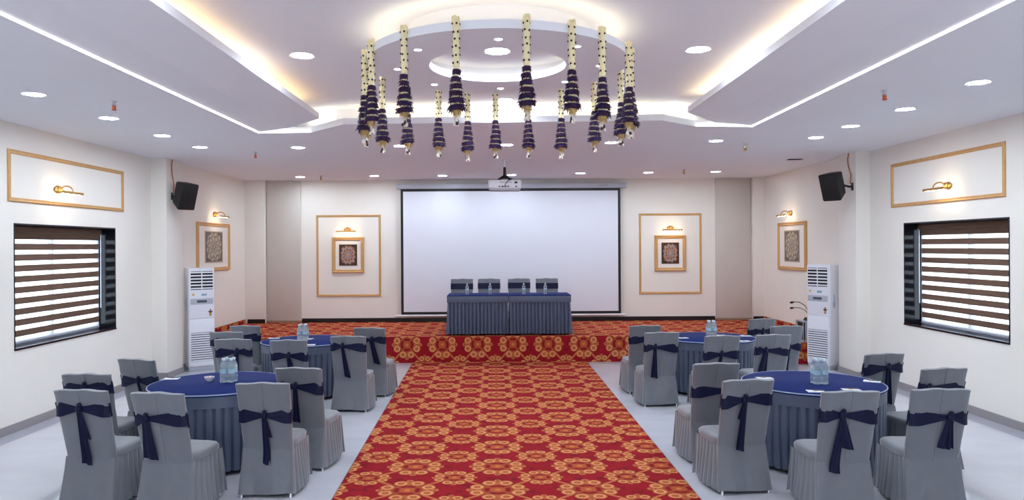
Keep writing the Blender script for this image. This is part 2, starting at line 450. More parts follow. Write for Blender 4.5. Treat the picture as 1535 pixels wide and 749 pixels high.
# ---- windows with zebra blinds
for n, side in ((1, 'left'), (2, 'right')):
    y0, y1, z0, z1 = WIN[side]; s = -1 if side == 'left' else 1
    xi = XL if side == 'left' else XR
    X = lambda d: xi+s*d
    bx = lambda mb, d0, d1, *r, mat=0: mb.box(min(X(d0), X(d1)), max(X(d0), X(d1)), *r, mat)
    mb = MB(); t = .018                      # granite lining of the opening
    bx(mb, -.004, .3, y0, y0+t, z0, z1); bx(mb, -.004, .3, y1-t, y1, z0, z1)
    bx(mb, -.004, .3, y0+t, y1-t, z1-t, z1); bx(mb, -.012, .3, y0-.0, y1, z0, z0+t*1.3)
    struct('trim_%d' % (n+2), mb, M['granite'], smooth=False)
    w = MB(); f = .05                        # aluminium frame, two lights
    bx(w, .235, .285, y0+t, y0+t+f, z0+t, z1-t); bx(w, .235, .285, y1-t-f, y1-t, z0+t, z1-t)
    bx(w, .235, .285, y0+t, y1-t, z1-t-f, z1-t); bx(w, .235, .285, y0+t, y1-t, z0+t, z0+t+f)
    ym = (y0+y1)/2; bx(w, .235, .285, ym-.03, ym+.03, z0+t, z1-t)
    wo = struct('window_%d' % n, w, M['lgrey'], bevel=.004)
    g = MB(); bx(g, .258, .264, y0+t, y1-t, z0+t, z1-t)
    g.build('pane', M['glass'], wo, smooth=False)
    # blind
    ya, yb = y0+t+.008, y1-t-.09
    L = 'brown and white striped zebra blind lowered in the %s wall window' % side
    r = empty('zebra_blind', (X(.19), (ya+yb)/2, z1-t), L, 'blind')
    hw = (yb-ya)/2
    MB().box(-.035, .035, -hw-.004, hw+.03, -.085, -.002).build('headrail', M['blind'], r, bevel=.012, seg=3)
    fb = MB(); zt, zb = -.085, z0+t+.05-(z1-t); H = zt-zb; nst = 10; per = H/nst
    def strip(za, zb_, m):
        fb.grid(lambda i, j: (s*.004*math.sin(i*.9)*.0+(.0012 if j in (0,) else 0), -hw+2*hw*i/12, za+(zb_-za)*j), 13, 2, False, m)
    for k in range(nst):
        a = zt-per*k
        strip(a, a-per*.60, 0); strip(a-per*.60, a-per, 1)
    fo = fb.build('blind_fabric', [M['blind'], M['sheer']], r, recalc=False)
    MB().box(-.012, .012, -hw, hw, zb-.03, zb).build('bottom_rail', M['lgrey'], r, bevel=.005)
    cb = MB().tube([(-s*.02, hw+.015, -.06), (-s*.02, hw+.014, zb+.25)], .0028, 6).tube([(-s*.02, hw+.03, -.06), (-s*.02, hw+.029, zb+.25)], .0028, 6)
    cb.build('pull_cord', M['white'], r)

# ------------------------------------------------------------------ LED profile lines
def led(path, label, dirs):
    mb = MB(); w = .017
    for (p, q) in zip(path[:-1], path[1:]):
        d = Vector((q[0]-p[0], q[1]-p[1])).normalized(); nn = Vector((-d.y, d.x))*w*dirs
        mb.prism([(p[0], p[1]), (q[0], q[1]), (q[0]+nn.x, q[1]+nn.y), (p[0]+nn.x, p[1]+nn.y)], ZC+.003, ZC+.0115)
    tag(mb.build('ceiling_led_strip', M['led'], smooth=False), label, 'ceiling light', 'LED lines in the ceiling', 'thing')
led([(-3.15, YF+.02), (-2.99, 9.30), (-2.33, 9.27)], 'long bent LED light line in the ceiling over the left tables', -1)
led([(2.47, 8.97), (3.18, 9.03), (3.02, YF+.02)], 'long bent LED light line in the ceiling over the right tables', -1)

# ------------------------------------------------------------------ downlights
def downlight(p, r, label, group, small=False, far=False):
    e = empty('downlight', p, label, 'ceiling light', group)
    ring = MB(); n = 28
    prof = [(r, -.001), (r*1.16, -.006), (r*1.2, 0), (r*1.16, .004), (r, .004), (r, -.001)]
    ring.grid(lambda i, j: (prof[j][0]*math.cos(2*PI*i/n), prof[j][0]*math.sin(2*PI*i/n), prof[j][1]), n, 6, True)
    ring.build('trim_ring', M['white'], e)
    MB().lathe([(r*1.01, -.002), (r*1.01, .003)], 20).build('lens', M['spot'] if small else M['down_far'] if far else M['down'], e, smooth=False)
G = 'round recessed downlights'
rowL = ['nearest', 'second nearest', 'third nearest', 'fourth nearest']
for (x, y), k in zip([(51,141), (163,177), (243,203), (300,220.5)], rowL):
    downlight(on_z(x, y, ZC-.001), .088, 'round white downlight above the left wall side, %s of its row of four' % k, G)
for (x, y), k in zip([(1466,123.5), (1357,163.5), (1275,189), (1223,206)], rowL):
    downlight(on_z(x, y, ZC-.001), .088, 'round white downlight above the right wall side, %s of its row of four' % k, G)
ords = ['first', 'second', 'third', 'fourth', 'fifth', 'sixth', 'seventh', 'eighth', 'ninth', 'tenth']
for (x, y), k in zip([(447,221), (600,218.5), (759,217), (917,213.5), (1073,211)], ords):
    downlight(on_z(x, y, ZC-.001), .085, 'downlight behind the tray edge, %s from left in the middle cross row' % k, G, far=True)
for (x, y), k in zip([(450,265), (561,263.5), (663,263), (767,262), (870,259.5), (972,258.5), (1073,257)], ords):
    downlight(on_z(x, y, ZC-.001), .082, 'downlight near the screen wall, %s from left in the farthest row' % k, G, far=True)
downlight(on_z(453, 83, ZT-.001), .092, 'large downlight in the raised tray left of the flower ring', G)
downlight(on_z(1046.5, 74, ZT-.001), .092, 'large downlight in the raised tray right of the flower ring', G)
downlight(on_z(757, 149.5, ZT-.001), .08, 'downlight in the raised tray just beyond the flower ring', G)
downlight(on_z(745.5, 76.5, ZC+.164), .095, 'large downlight in the circular recess at the centre of the disc', G)
small = [(747,58), (865,69), (899,98), (847,122), (750,132), (651,126), (596,103), (626.6,74)]
for (x, y), k in zip(small, ['nearest the camera', 'right of the nearest one', 'at the right edge', 'at the far right', 'farthest from the camera', 'at the far left', 'at the left edge', 'left of the nearest one']):
    downlight(on_z(x, y, ZC-.001), .026, 'small spotlight in the ceiling disc around the recess, %s' % k, 'small spots in the ceiling disc', True)

# sprinklers and vent
for (x, y), lab, h in (((171,152), 'orange tipped sprinkler between the left downlights', .09), ((383,228), 'orange tipped sprinkler near the far left ceiling corner', .09),
                       ((1326,136), 'orange tipped sprinkler between the right downlights', .08), ((1117,216.5), 'small brass sprinkler above the right tables', .06),
                       ((481,263.5), 'small sprinkler above the left gold wall panel', .06), ((1025,254), 'small sprinkler above the right gold wall panel', .05)):
    e = empty('ceiling_sprinkler', on_z(x, y, ZC), lab, 'sprinkler', 'ceiling sprinklers')
    MB().lathe([(.034, -.004), (.03, -.008), (.012, -.010), (.012, -.035), (.02, -.038), (.02, -.045)], 14, (0, 0, .004)).build('escutcheon', M['steel'], e)
    big = h > .07
    MB().lathe([(.012, 0), (.02, -.012), (.016, -.03), (.024, -.042), (.02, -.048)], 12, (0, 0, -.04)).build('sprinkler_head', M['orange'] if big else M['brass'], e)
p = on_z(1191.5, 238.5, ZC)
e = empty('ceiling_vent', p, 'small dark slot vent in the ceiling above the right speaker', 'vent')
MB().box(-.12, .12, -.06, .06, -.006, .004).build('vent_frame', M['dgrey'], e, bevel=.002)
mb = MB()
for k in range(5): mb.box(-.11, .11, -.045+k*.02, -.035+k*.02, -.010, -.004)
mb.build('louvre', M['black'], e, smooth=False)

# ------------------------------------------------------------------ flower garlands on the disc
def petals(mb, r, z, n, ln, droop, seed, mats=(0,)):
    rnd = random.Random(seed)
    for k in range(n):
        a = 2*PI*k/n+rnd.uniform(-.2, .2); l = ln*rnd.uniform(.7, 1.25); w = ln*.42; dz = droop*rnd.uniform(.4, 1.4)
        o = Vector((math.cos(a), math.sin(a), 0)); t = Vector((-o.y, o.x, 0))
        b0 = o*r*.45+Vector((0, 0, z+rnd.uniform(-.006, .006))); mid = o*(r*.8+l*.4)+Vector((0, 0, z+.005-dz*.3)); tip = o*(r*.8+l)+Vector((0, 0, z-dz))
        mb.add([b0-t*w*.5, b0+t*w*.5, mid+t*w, tip, mid-t*w, mid+Vector((0, 0, .006))], [(0,1,2,5), (0,5,4), (5,2,3), (4,5,3)], rnd.choice(mats))
ROPE = [(-.0, .032), (-.02, .026)]
rope = MB()
def rope_fn(i, j):
    z = .004-j*.0108; a = 2*PI*i/12
    r = .0245+.003*math.sin(j*2.1)+.0022*math.sin(3*a+j)
    if j == 0: r = .016
    return (r*math.cos(a), r*math.sin(a), z)
rope.grid(rope_fn, 12, 31, True, 0)
rr = random.Random(3)
for k in range(6):
    for q in range(4):
        a = q*PI/2+k*.35+rr.uniform(-.3, .3)
        rope.blob((.026*math.cos(a), .026*math.sin(a), -.03-k*.05+rr.uniform(-.006, .006)), .0085, .0085, .008, 6, 5, 1)
for k in range(14):                                   # clump of buds where it is tied to the disc edge
    a = rr.uniform(0, 2*PI); rope.blob((.02*math.cos(a), .02*math.sin(a), rr.uniform(-.02, .012)), .014, .014, .016, 6, 5, 0)
rope_me = rope.mesh('flower_string', [M['cream'], M['bud']])
tiers = []; rings_ = []
for k in range(6):
    r = .026+.006*k; mb = MB()
    mb.lathe([(r*.5, .020), (r*.95, .014), (r*1.08, -.002), (r*.95, -.014), (r*.4, -.018)], 14)
    petals(mb, r, .010, 24, .017+.003*k, .014, k, (0, 0, 0, 1)); petals(mb, r, -.004, 24, .018+.003*k, .02, k+20, (0, 0, 0, 1))
    tiers.append(mb.mesh('petal_tier', [M['purple'], M['purple2']], recalc=False))
    m2 = MB(); rnd = random.Random(k+50); rc = .016+.0048*k
    for q in range(14):
        a = 2*PI*q/14; m2.blob((rc*math.cos(a), rc*math.sin(a), rnd.uniform(-.003, .003)), .0075, .0075, .007, 6, 5)
    m2.lathe([(rc*.7, .009), (rc, 0), (rc*.7, -.009)], 12)
    rings_.append(m2.mesh('jasmine_ring', M['cream']))
mb = MB(); petals(mb, .034, .0, 24, .016, .036, 91, (0,)); petals(mb, .02, -.010, 18, .014, .04, 92, (0,))
mb.lathe([(.026, .012), (.028, 0), (.018, -.02), (.006, -.032)], 12)
tuft_me = mb.mesh('straw_tuft', M['straw'], recalc=False)
mb = MB(); rnd = random.Random(5)
for q in range(9):
    a = q*2.4; r0 = .006+.014*rnd.random(); zb = -.045-rnd.random()*.035
    mb.tube([(r0*.5*math.cos(a), r0*.5*math.sin(a), -.01), (r0*math.cos(a), r0*math.sin(a), zb)], .0022, 5, 0)
    mb.lathe([(.003, .01), (.0085, 0), (.0105, -.012), (.004, -.014)], 7, (r0*math.cos(a), r0*math.sin(a), zb), 0 if q % 3 else 1)
tassel_me = mb.mesh('bell_tassel', [M['ivory'], M['bud']])
gar = [(541,'n'), (557,'n'), (606,'n'), (684,'n'), (789.5,'n'), (857.5,'n'), (903,'n'), (942.5,'n'), (955,'n'),
       (573,'f'), (610.5,'f'), (657.5,'f'), (700.5,'f'), (742.5,'f'), (791.7,'f'), (841,'f'), (890.7,'f'), (931,'f'), (549,'f')]
GR = DR+.017
near_n = 0
def ordinal(lst, px): return ords[sorted(lst).index(px)]
nl = [g[0] for g in gar if g[1] == 'n']; fl_ = [g[0] for g in gar if g[1] == 'f']
for gi, (px, side) in enumerate(gar):
    k = (px-VX+.006*240)/F
    # intersect the ray x = k y with the circle of radius GR
    A = 1+k*k; B = -2*(k*DX+DY); Cc = DX*DX+DY*DY-GR*GR; disc = B*B-4*A*Cc
    if disc < 0:
        y = -B/(2*A)
        a = math.atan2(y-DY, k*y-DX); x, y = DX+GR*math.cos(a), DY+GR*math.sin(a)
    else:
        y = (-B+(-1 if side == 'n' else 1)*math.sqrt(disc))/(2*A); x = k*y
    lst = nl if side == 'n' else fl_
    lab = 'cream and purple hanging flower garland, %s from left on the %s side of the disc' % (ordinal(lst, px), 'near' if side == 'n' else 'far')
    e = empty('hanging_garland', (x, y, ZC+.066), lab, 'garland', 'flower garlands around the ceiling disc', rz=gi*1.7)
    sc = 1.0+(.04 if gi % 3 == 0 else 0); e.scale = (.90, .90, sc)
    link('flower_string', rope_me, e)
    for q in range(6):
        o = link('petal_tier', tiers[q], e); o.location = (random.uniform(-.004, .004), random.uniform(-.004, .004), -.338-.046*q); o.rotation_euler = (random.uniform(-.12, .12), random.uniform(-.12, .12), random.random()*6)
        if q < 5:
            o = link('jasmine_ring', rings_[q], e); o.location = (0, 0, -.360-.046*q)
    o = link('straw_tuft', tuft_me, e); o.location = (0, 0, -.585)
    o = link('bell_tassel', tassel_me, e); o.location = (0, 0, -.595)

# ------------------------------------------------------------------ gold frames, pictures and picture lights
def rect_frame(mb, w, h, t, d, mat=0):
    """mitred moulding with a stepped profile; lies in local x-z, depth towards -y"""
    prof = [(0, 0), (0, d*.6), (t*.25, d), (t*.55, d*.75), (t*.8, d*.85), (t, d*.3), (t, 0)]
    cs = [(-1, -1), (1, -1), (1, 1), (-1, 1)]
    vs = []
    for o, dd in prof:
        for sx, sz in cs: vs.append((sx*(w/2-o), -dd, sz*(h/2-o)))
    n = len(prof); fs = []
    for j in range(n):
        for i in range(4):
            a, b = j*4+i, j*4+(i+1) % 4; c, d_ = ((j+1) % n)*4+(i+1) % 4, ((j+1) % n)*4+i
            fs.append((a, b, c, d_))
    return mb.add(vs, fs, mat)
def moulding(p, w, h, rz, label, t=.045):
    e = rect_frame(MB(), w, h, t, .022).build('moulding_frame', M['gold'], ang=25)
    e.location = p; e.rotation_euler = (0, 0, rz)
    tag(e, label, 'wall moulding', 'gold rectangular wall mouldings')
moulding((-3.18, YB, 1.915), 1.40, 1.77, 0, 'gold rectangular moulding on the wall left of the projector screen')
moulding((3.81, YB, 1.92), 1.36, 1.745, 0, 'gold rectangular moulding on the wall right of the projector screen')
moulding((XL, 9.62, 2.945), 2.59, .60, PI/2, 'gold rectangular moulding above the left wall window', .05)
moulding((XR, 9.65, 2.955), 2.43, .64, -PI/2, 'gold rectangular moulding above the right wall window', .05)
def picture(p, w, h, aw, ah, rz, art, label, ft):
    e = empty('framed_picture', p, label, 'picture', 'framed mandala pictures', rz=rz)
    rect_frame(MB(), w, h, ft, .045).build('frame', M['gold'], e, ang=25)
    MB().box(-w/2+ft*.7, w/2-ft*.7, -.014, -.002, -h/2+ft*.7, h/2-ft*.7).build('mat_board', M['board'], e, smooth=False)
    a = MB().box(-aw/2, aw/2, -.020, -.012, -ah/2, ah/2).build('artwork', art, e, smooth=False)
def art_for(rz): return M['art_dark']
M['art_pale'] = artwork('taupe_mandala_print', lin(112, 98, 92), lin(176, 160, 140), lin(120, 112, 112), lin(206, 190, 160), 0)
picture((-3.19, YB, 1.93), .695, .78, .39, .46, 0, M['art_dark'], 'dark mandala print in a gold frame left of the projector screen', .075)
picture((3.805, YB, 1.93), .685, .78, .38, .46, 0, M['art_dark'], 'dark mandala print in a gold frame right of the projector screen', .075)
picture((XLF, 14.06, 2.12), 1.61, .92, .88, .60, PI/2, M['art_pale'], 'wide taupe mandala print in a gold frame on the left wall', .07)
picture((XRF, 14.30, 2.07), 1.34, .94, .72, .62, -PI/2, M['art_pale'], 'wide taupe mandala print in a gold frame on the right wall', .07)
def picture_light(p, rz, label):
    e = empty('picture_light', p, label, 'wall lamp', 'brass picture lights', rz=rz)
    mb = MB().lathe([(.05, 0), (.052, .015), (.04, .03), (.045, .045), (.03, .06), (.012, .07)], 20, M=Matrix.Rotation(PI/2, 4, 'X'))
    mb.blob((-.035, -.02, 0), .045, .02, .04, 10, 7); mb.blob((.035, -.02, 0), .045, .02, .04, 10, 7)
    mb.build('wall_mount', M['brass'], e)
    arc = [(0, -.06-.075*(1-math.cos(t))*.98, .06*math.sin(t)-.012*t) for t in [PI*k/10 for k in range(11)]]
    MB().tube(arc, .009, 8).build('arm', M['brass'], e)
    MB().tube([(-.215, -.207, -.045), (-.21, -.207, -.045), (.21, -.207, -.045), (.215, -.207, -.045)], [.008, .017, .017, .008], 12).build('lamp_bar', M['brass'], e)
    b = MB().box(-.19, .19, -.200, -.184, -.062, -.050).build('lamp_tube', M['picbulb'], e, bevel=.003)
    b['label'] = 'lit warm white lamp tube'
picture_light((-3.2, YB, 2.485), 0, 'lit brass picture light above the dark print left of the screen')
picture_light((3.81, YB, 2.475), 0, 'lit brass picture light above the dark print right of the screen')
picture_light((XLF, 14.12, 2.745), PI/2, 'lit brass picture light above the wide print on the left wall')
picture_light((XRF, 14.36, 2.715), -PI/2, 'lit brass picture light above the wide print on the right wall')
picture_light((XL, 9.27, 2.85), PI/2, 'lit brass picture light inside the moulding above the left window')
picture_light((XR, 9.50, 2.85), -PI/2, 'lit brass picture light inside the moulding above the right window')

# ------------------------------------------------------------------ projector screen
e = empty('projector_screen', (.34, YB-.12, SZ), 'large white pull down projector screen with black border on the back wall', 'projector screen')
x0, x1 = -2.37, 2.37; zt, zb = 3.335-SZ, .635-SZ
MB().box(-2.46, 2.5, -.035, .085, 3.345-SZ, 3.455-SZ).build('housing', M['lgrey'], e, bevel=.01)
MB().box(1.9, 2.1, -.037, -.034, 3.39-SZ, 3.41-SZ).build('maker_mark', M['screen_text'], e, smooth=False)
MB().box(x0, x1, -.003, .003, zb, 3.36-SZ).build('border', M['black'], e, smooth=False)
MB().box(x0+.055, x1-.055, -.006, -.0025, zb+.06, zt-.045).build('screen_surface', M['screen'], e, smooth=False)
MB().tube([(x0-.15, 0, zb-.02), (x0-.14, 0, zb-.02), (x1+.10, 0, zb-.02), (x1+.11, 0, zb-.02)], [.012, .022, .022, .012], 10).build('bottom_bar', M['white'], e)

# projector on its ceiling pole
pt = on_z(756.3, 240, ZC)
e = empty('projector', (pt.x, pt.y, ZC), 'white projector on a black ceiling pole in front of the screen', 'projector')
ppm = F/pt.y
Z = lambda py: (CH-ZC)+0+(-(py-VY+.08)/F*pt.y)            # local z of a pixel row at the pole's depth
MB().lathe([(.045, -.008), (.045, 0)], 20).lathe([(.018, Z(251)), (.018, -.006)], 14).build('ceiling_mount', M['white'], e)
MB().lathe([(.03, Z(266)), (.026, Z(262)), (.022, Z(252)), (.022, Z(250.5))], 14).build('pole', M['black'], e)
mb = MB()
for a in (.5, 2.2, 3.7, 5.3):
    mb.tube([(0, 0, Z(262)), (.10*math.cos(a), .08*math.sin(a), Z(267.5)), (.13*math.cos(a), .10*math.sin(a), Z(269.5))], .011, 6)
mb.lathe([(.07, Z(267.5)), (.03, Z(263))], 12)
mb.build('bracket', M['black'], e)
w, zt2, zb2 = .275, Z(270.5), Z(286)
ZL = -.006*0
body = MB().box(-w, w, -.17, .19, zb2+.03, zt2); body.build('body', M['white'], e, bevel=.022, seg=3)
MB().box(-w+.02, w-.02, -.155, .18, zb2, zb2+.035).build('underside', M['lgrey'], e, bevel=.012)
pk = MB(); zm = (zt2+zb2+.03)/2
for xx, ww in ((-.09, .012), (-.035, .018), (.01, .018), (.055, .014), (.19, .014)): pk.box(xx-ww, xx+ww, -.176, -.165, zm-.05, zm-.03)
pk.box(.16, .21, -.176, -.165, zm+.01, zm+.04)
pk.build('socket', M['black'], e, smooth=False)
MB().tube([(0, -.178, zm-.03), (.01, -.2, zm+.0), (.05, -.19, zm+.05), (.12, -.15, zt2+.015), (.03, -.05, zt2+.05), (0, 0, Z(264))], .006, 6).build('cable', M['black'], e)
gr = MB()
for k in range(7): gr.box(-.08+k*.03, -.062+k*.03, -.1735, -.168, zm+.02, zm+.045)
gr.build('grille', M['lgrey'], e, smooth=False)

# ------------------------------------------------------------------ wall speakers with their cables
def speaker(p, rz, s, label, cab_label, xw, ytop, cable):
    e = empty('wall_speaker', p, label, 'speaker', 'black wall speakers', rz=0)
    R = Matrix.Rotation(rz, 4, 'Z') @ Matrix.Rotation(math.radians(18), 4, 'X')
    def poly(mb, w, wb, h, d):
        vs = [(-w, -d, -h), (w, -d, -h), (w, -d, h), (-w, -d, h), (-wb, d, -h*.72), (wb, d, -h*.72), (wb, d, h*.9), (-wb, d, h*.9)]
        return mb.add([R @ Vector(v) for v in vs], [(0,1,2,3), (5,4,7,6), (0,4,5,1), (1,5,6,2), (2,6,7,3), (3,7,4,0)])
    poly(MB(), .16, .10, .22, .13).build('cabinet', M['black'], e, bevel=.025, seg=3)
    MB().box(-.14, .14, -.139, -.12, -.195, .195, M=R).build('grille', M['dgrey'] if False else M['black'], e, bevel=.006)
    back = R @ Vector((0, .13, 0)); wx = xw-p[0]
    MB().tube([back*.9, Vector((wx-s*.06*-1, back.y*.8, -.01)), Vector((wx, back.y*.8, -.01))], .018, 8).box(min(wx, wx-s*-.012), max(wx, wx-s*-.012), back.y*.8-.03, back.y*.8+.03, -.07, .05).build('bracket', M['black'], e)
    c = MB().tube(cable, .009, 6).build('speaker_cable', M['copper_cable'])
    tag(c, cab_label, 'cable')
XPL, XPR = -5.28, 5.66
ys = 12.12
zs = 2.1+.083*11.9
speaker((-5.06, 11.95, 2.96), math.radians(58), 1, 'black wall speaker on the left pillar', 'thin orange cable running up the left pillar to the ceiling', XPL, ZC,
        [(XPL+.012, 12.03, 2.98), (XPL+.012, 12.06, 3.14), (XPL+.012, 11.99, 3.3), (XPL+.012, 11.97, 3.44), (XPL+.012, 12.0, ZC)])
speaker((5.34, 11.55, 3.02), math.radians(-58), -1, 'black wall speaker on the right pillar', 'thin orange cable running up the right pillar to the ceiling', XPR, ZC,
        [(XPR-.012, 11.66, 3.06), (XPR-.012, 11.63, 3.2), (XPR-.012, 11.72, 3.36), (XPR-.012, 11.74, 3.46), (XPR-.012, 11.7, ZC)])

# ------------------------------------------------------------------ tower air conditioners
def tower_ac(p, rz, label):
    e = empty('tower_air_conditioner', p, label, 'air conditioner', 'white tower air conditioners', rz=rz)
    w, d, h = .215, .15, 1.76                        # front faces local -y
    MB().box(-w, w, -d+.02, d, .07, h).build('cabinet', M['white'], e, bevel=.012)
    MB().box(-w+.008, w-.008, -d+.03, d-.01, 0, .075).build('plinth', M['lgrey'], e, bevel=.004)
    MB().box(-w+.012, w-.012, -d+.002, -d+.03, .90, h-.03).build('upper_panel', M['white'], e, bevel=.006)
    MB().box(-w+.012, w-.012, -d+.002, -d+.03, .09, .893).build('lower_panel', M['white'], e, bevel=.006)
    MB().box(-w+.035, w-.035, -d-.001, -d+.01, h-.37, h-.055).build('outlet_opening', M['black'], e, smooth=False)
    mb = MB()
    for k in range(6):
        z = h-.075-k*.054; mb.box(-w+.035, w-.035, -d-.010, -d+.002, z-.013, z+.011)
    mb.box(-.008, .008, -d-.008, -d+.002, h-.37, h-.055)
    mb.build('louvre', M['white'], e, bevel=.003)
    MB().box(-w+.03, w-.03, -d-.003, -d+.004, h-.62, h-.52).build('display_panel', M['lgrey'], e, bevel=.003)
    MB().box(-.08, .08, -d-.005, -d, h-.59, h-.55).build('display', M['dgrey'], e, smooth=False)
    mb = MB()
    for k in range(5): mb.add([(-.01+k*.018, -d+.0005, h-.475), (.002+k*.018, -d+.0005, h-.475), (.01+k*.018, -d+.0005, h-.44), (-.002+k*.018, -d+.0005, h-.44)], [(0,1,2,3)])
    mb.build('maker_logo', M['teal'], e, smooth=False)
    MB().lathe([(.02, -.001), (.02, .001)], 16, M=Matrix.Translation((-.14, -d+.0015, h-.45)) @ Matrix.Rotation(PI/2, 4, 'X')).build('round_sticker', M['amber'], e, smooth=False)
    MB().box(.12, .16, -d+.0005, -d+.0025, h-.82, h-.76).box(.105, .175, -d+.0005, -d+.003, h-.76, h-.74).box(.13, .15, -d, -d+.003, h-.74, h-.71).build('energy_sticker', [M['brown_print']], e, smooth=False)
    MB().box(.125, .155, -d-.0005, -d+.0025, h-.81, h-.775).build('sticker', M['amber'], e, smooth=False)
    MB().box(-w+.035, w-.035, -d-.001, -d+.01, .17, .66).build('intake_opening', M['dgrey'], e, smooth=False)
    mb = MB()
    for k in range(13):
        z = .185+k*.038; mb.box(-w+.033, w-.033, -d-.006, -d+.002, z-.012, z+.011)
    mb.build('intake_louvre', M['white'], e, bevel=.003)
    mb = MB()                                          # fittings on the outer side
    sx = -1 if rz > 0 else 1
    mb.box(min(sx*w, sx*(w+.012)), max(sx*w, sx*(w+.012)), -.05, .0, h-.72, h-.62)
    mb.tube([(sx*(w+.008), -.02, h-.62), (sx*(w+.014), -.03, h-.55), (sx*(w+.008), -.03, h-.5)], .01, 6)
    mb.build('side_fitting', M['lgrey'], e, bevel=.003)
nl_ = on_z(278.5, 555.5, 0); a = math.radians(36)
# local front-left corner (-.215,-.165) sits at nl_
def place_corner(corner, lx, ly, a):
    R = Matrix.Rotation(a, 3, 'Z'); q = R @ Vector((lx, ly, 0)); return (corner.x-q.x, corner.y-q.y, 0)
tower_ac(place_corner(Vector((-5.19, 12.42, 0)), -.215, -.15, a), a, 'white tower air conditioner standing by the left pillar')
a = math.radians(-58)
tower_ac(place_corner(Vector((5.56, 12.22, 0)), .215, -.15, a), a, 'white tower air conditioner standing by the right pillar')

# ------------------------------------------------------------------ step, equipment box and gooseneck microphones at the right end of the stage
mb = MB().box(5.2, XRF-.014, 12.9, SY, 0, .375, 0)
stp = mb.mesh('stage_step', [M['stage_top'], M['stage_front']], smooth=False)
for p_ in stp.polygons:
    if abs(p_.normal.z) < .5: p_.material_index = 1
tag(link('stage_step', stp), kind='structure')
e = empty('equipment_box', (5.565, 13.08, .375), 'grey open sided box with microphones on top beside the right air conditioner', 'cabinet')
mb = MB()
for b_ in ((-.15, .15, -.16, .16, .35, .38), (-.15, .15, -.16, .16, 0, .03), (-.15, .15, .13, .16, .03, .35), (.12, .15, -.16, .13, .03, .35), (-.15, -.137, -.16, -.147, .03, .35), (-.105, .15, -.16, -.13, .03, .35)): mb.box(*b_)
mb.build('shell', M['lgrey'], e, bevel=.004)
MB().box(-.125, .118, -.128, .128, .032, .349).build('dark_interior', M['black'], e, smooth=False)
e = empty('gooseneck_microphone', (5.56, 13.0, .755), 'black conference microphone with two goosenecks standing on the grey box', 'microphone')
MB().add([(-.09, -.06, 0), (.09, -.06, 0), (.09, .06, 0), (-.09, .06, 0), (-.06, -.05, .02), (.06, -.05, .02), (.06, .05, .055), (-.06, .05, .055)], [(0,3,2,1), (4,5,6,7), (0,1,5,4), (1,2,6,5), (2,3,7,6), (3,0,4,7)]).build('base', M['black'], e, bevel=.006)
for hz, hx in ((.325, -.30), (.225, -.30)):
    pts = [(.0, 0, .04), (-.01, 0, hz*.45), (-.07, 0, hz*.8), (-.17, 0, hz*1.0), (-.26, 0, hz*1.02), (hx, 0, hz*.99)]
    n = MB().tube(pts, .006, 8).build('gooseneck', M['black'], e)
    MB().tube([(hx+.03, 0, hz*1.0), (hx+.01, 0, hz*.995), (hx-.03, 0, hz*.98), (hx-.04, 0, hz*.975)], [.006, .018, .018, .01], 10).build('microphone_head', M['black'], n)

# ------------------------------------------------------------------ carpet runner
mb = MB(); n = 24
ye = 3.0
L = lambda y: -1.50+(SY-y)*.019; R_ = lambda y: 1.645+(SY-y)*.005
mb.add([(L(ye), ye, 0), (R_(ye), ye, 0), (R_(SY-.002), SY-.002, 0), (L(SY-.002), SY-.002, 0),
        (L(ye), ye, .012), (R_(ye), ye, .012), (R_(SY-.002), SY-.002, .012), (L(SY-.002), SY-.002, .012)],
       [(0,3,2,1), (4,5,6,7), (0,1,5,4), (1,2,6,5), (2,3,7,6), (3,0,4,7)])
e = mb.build('carpet_runner', M['carpet'], smooth=False)
tag(e, 'red and gold medallion carpet runner down the middle aisle to the stage', 'carpet')
for xf, nm in ((L, -1), (R_, 1)):
    MB().add([(xf(ye)+nm*.012, ye, 0), (xf(ye)-nm*.004, ye, .0135), (xf(SY)-nm*.004, SY-.003, .0135), (xf(SY)+nm*.012, SY-.003, 0)], [(0,1,2,3)]).build('edge_binding', M['dgrey'], e, smooth=False)

# ------------------------------------------------------------------ banquet chairs
TAB = {'FL': (-2.76, 7.31), 'BL': (-2.71, 10.60), 'FR': (3.08, 7.15), 'BR': (3.10, 10.68)}
def yr(z): return -.11-.14*(max(z, .38)-.38)/.57            # rear face of the cover
def hwid(z): return .208+.018*(z-.38)/.57
def back_mesh(seed):
    rnd = random.Random(seed)
    xs = [-1, -.97, -.9, -.75, -.6, -.45, -.3, -.15, -.05, -.02, 0, .02, .05, .15, .3, .45, .6, .75, .9, .97, 1]
    loop = [(x, 0) for x in xs]+[(x, 1) for x in xs[::-1]]
    n = len(loop); levels = [.368, .376, .39]+[.41+.03*k for k in range(18)]+[.945, .962, .968]
    def fn(i, j):
        z = levels[j]; u, fr = loop[i]; w = hwid(z)
        x = u*w; y = yr(z)+(.058 if fr else 0)
        edge = max(0, abs(u)-.85)/.15
        y += (-.018 if fr else .018)*edge*edge
        nz = noise.noise(Vector((x*9+seed*3, z*7, fr*5)))*.007+noise.noise(Vector((x*20+z*14, z*22-x*9+seed, fr*9)))*.0035+(noise.noise(Vector((x*6-z*16, seed*2, fr*3)))*.006*max(0, (z-.78)/.17))
        y += nz
        if not fr and abs(u) < .01: y += .0055
        if not fr: y -= .007*max(0, 1-(z-.368)/.05)
        zz = z
        if j == len(levels)-1: y += (.018 if not fr else -.018)
        if j >= len(levels)-2: zz += .010*(1-u*u)+.003*math.sin(u*7+seed)
        return (x, y, zz)
    mb = MB().grid(fn, n, len(levels), True)
    b = (len(levels)-1)*n; m = len(xs)
    for i in range(m-1): mb.f.append((b+i, b+i+1, b+n-2-i, b+n-1-i)); mb.m.append(0)
    return mb.mesh('backrest', M['chair'], ang=60)
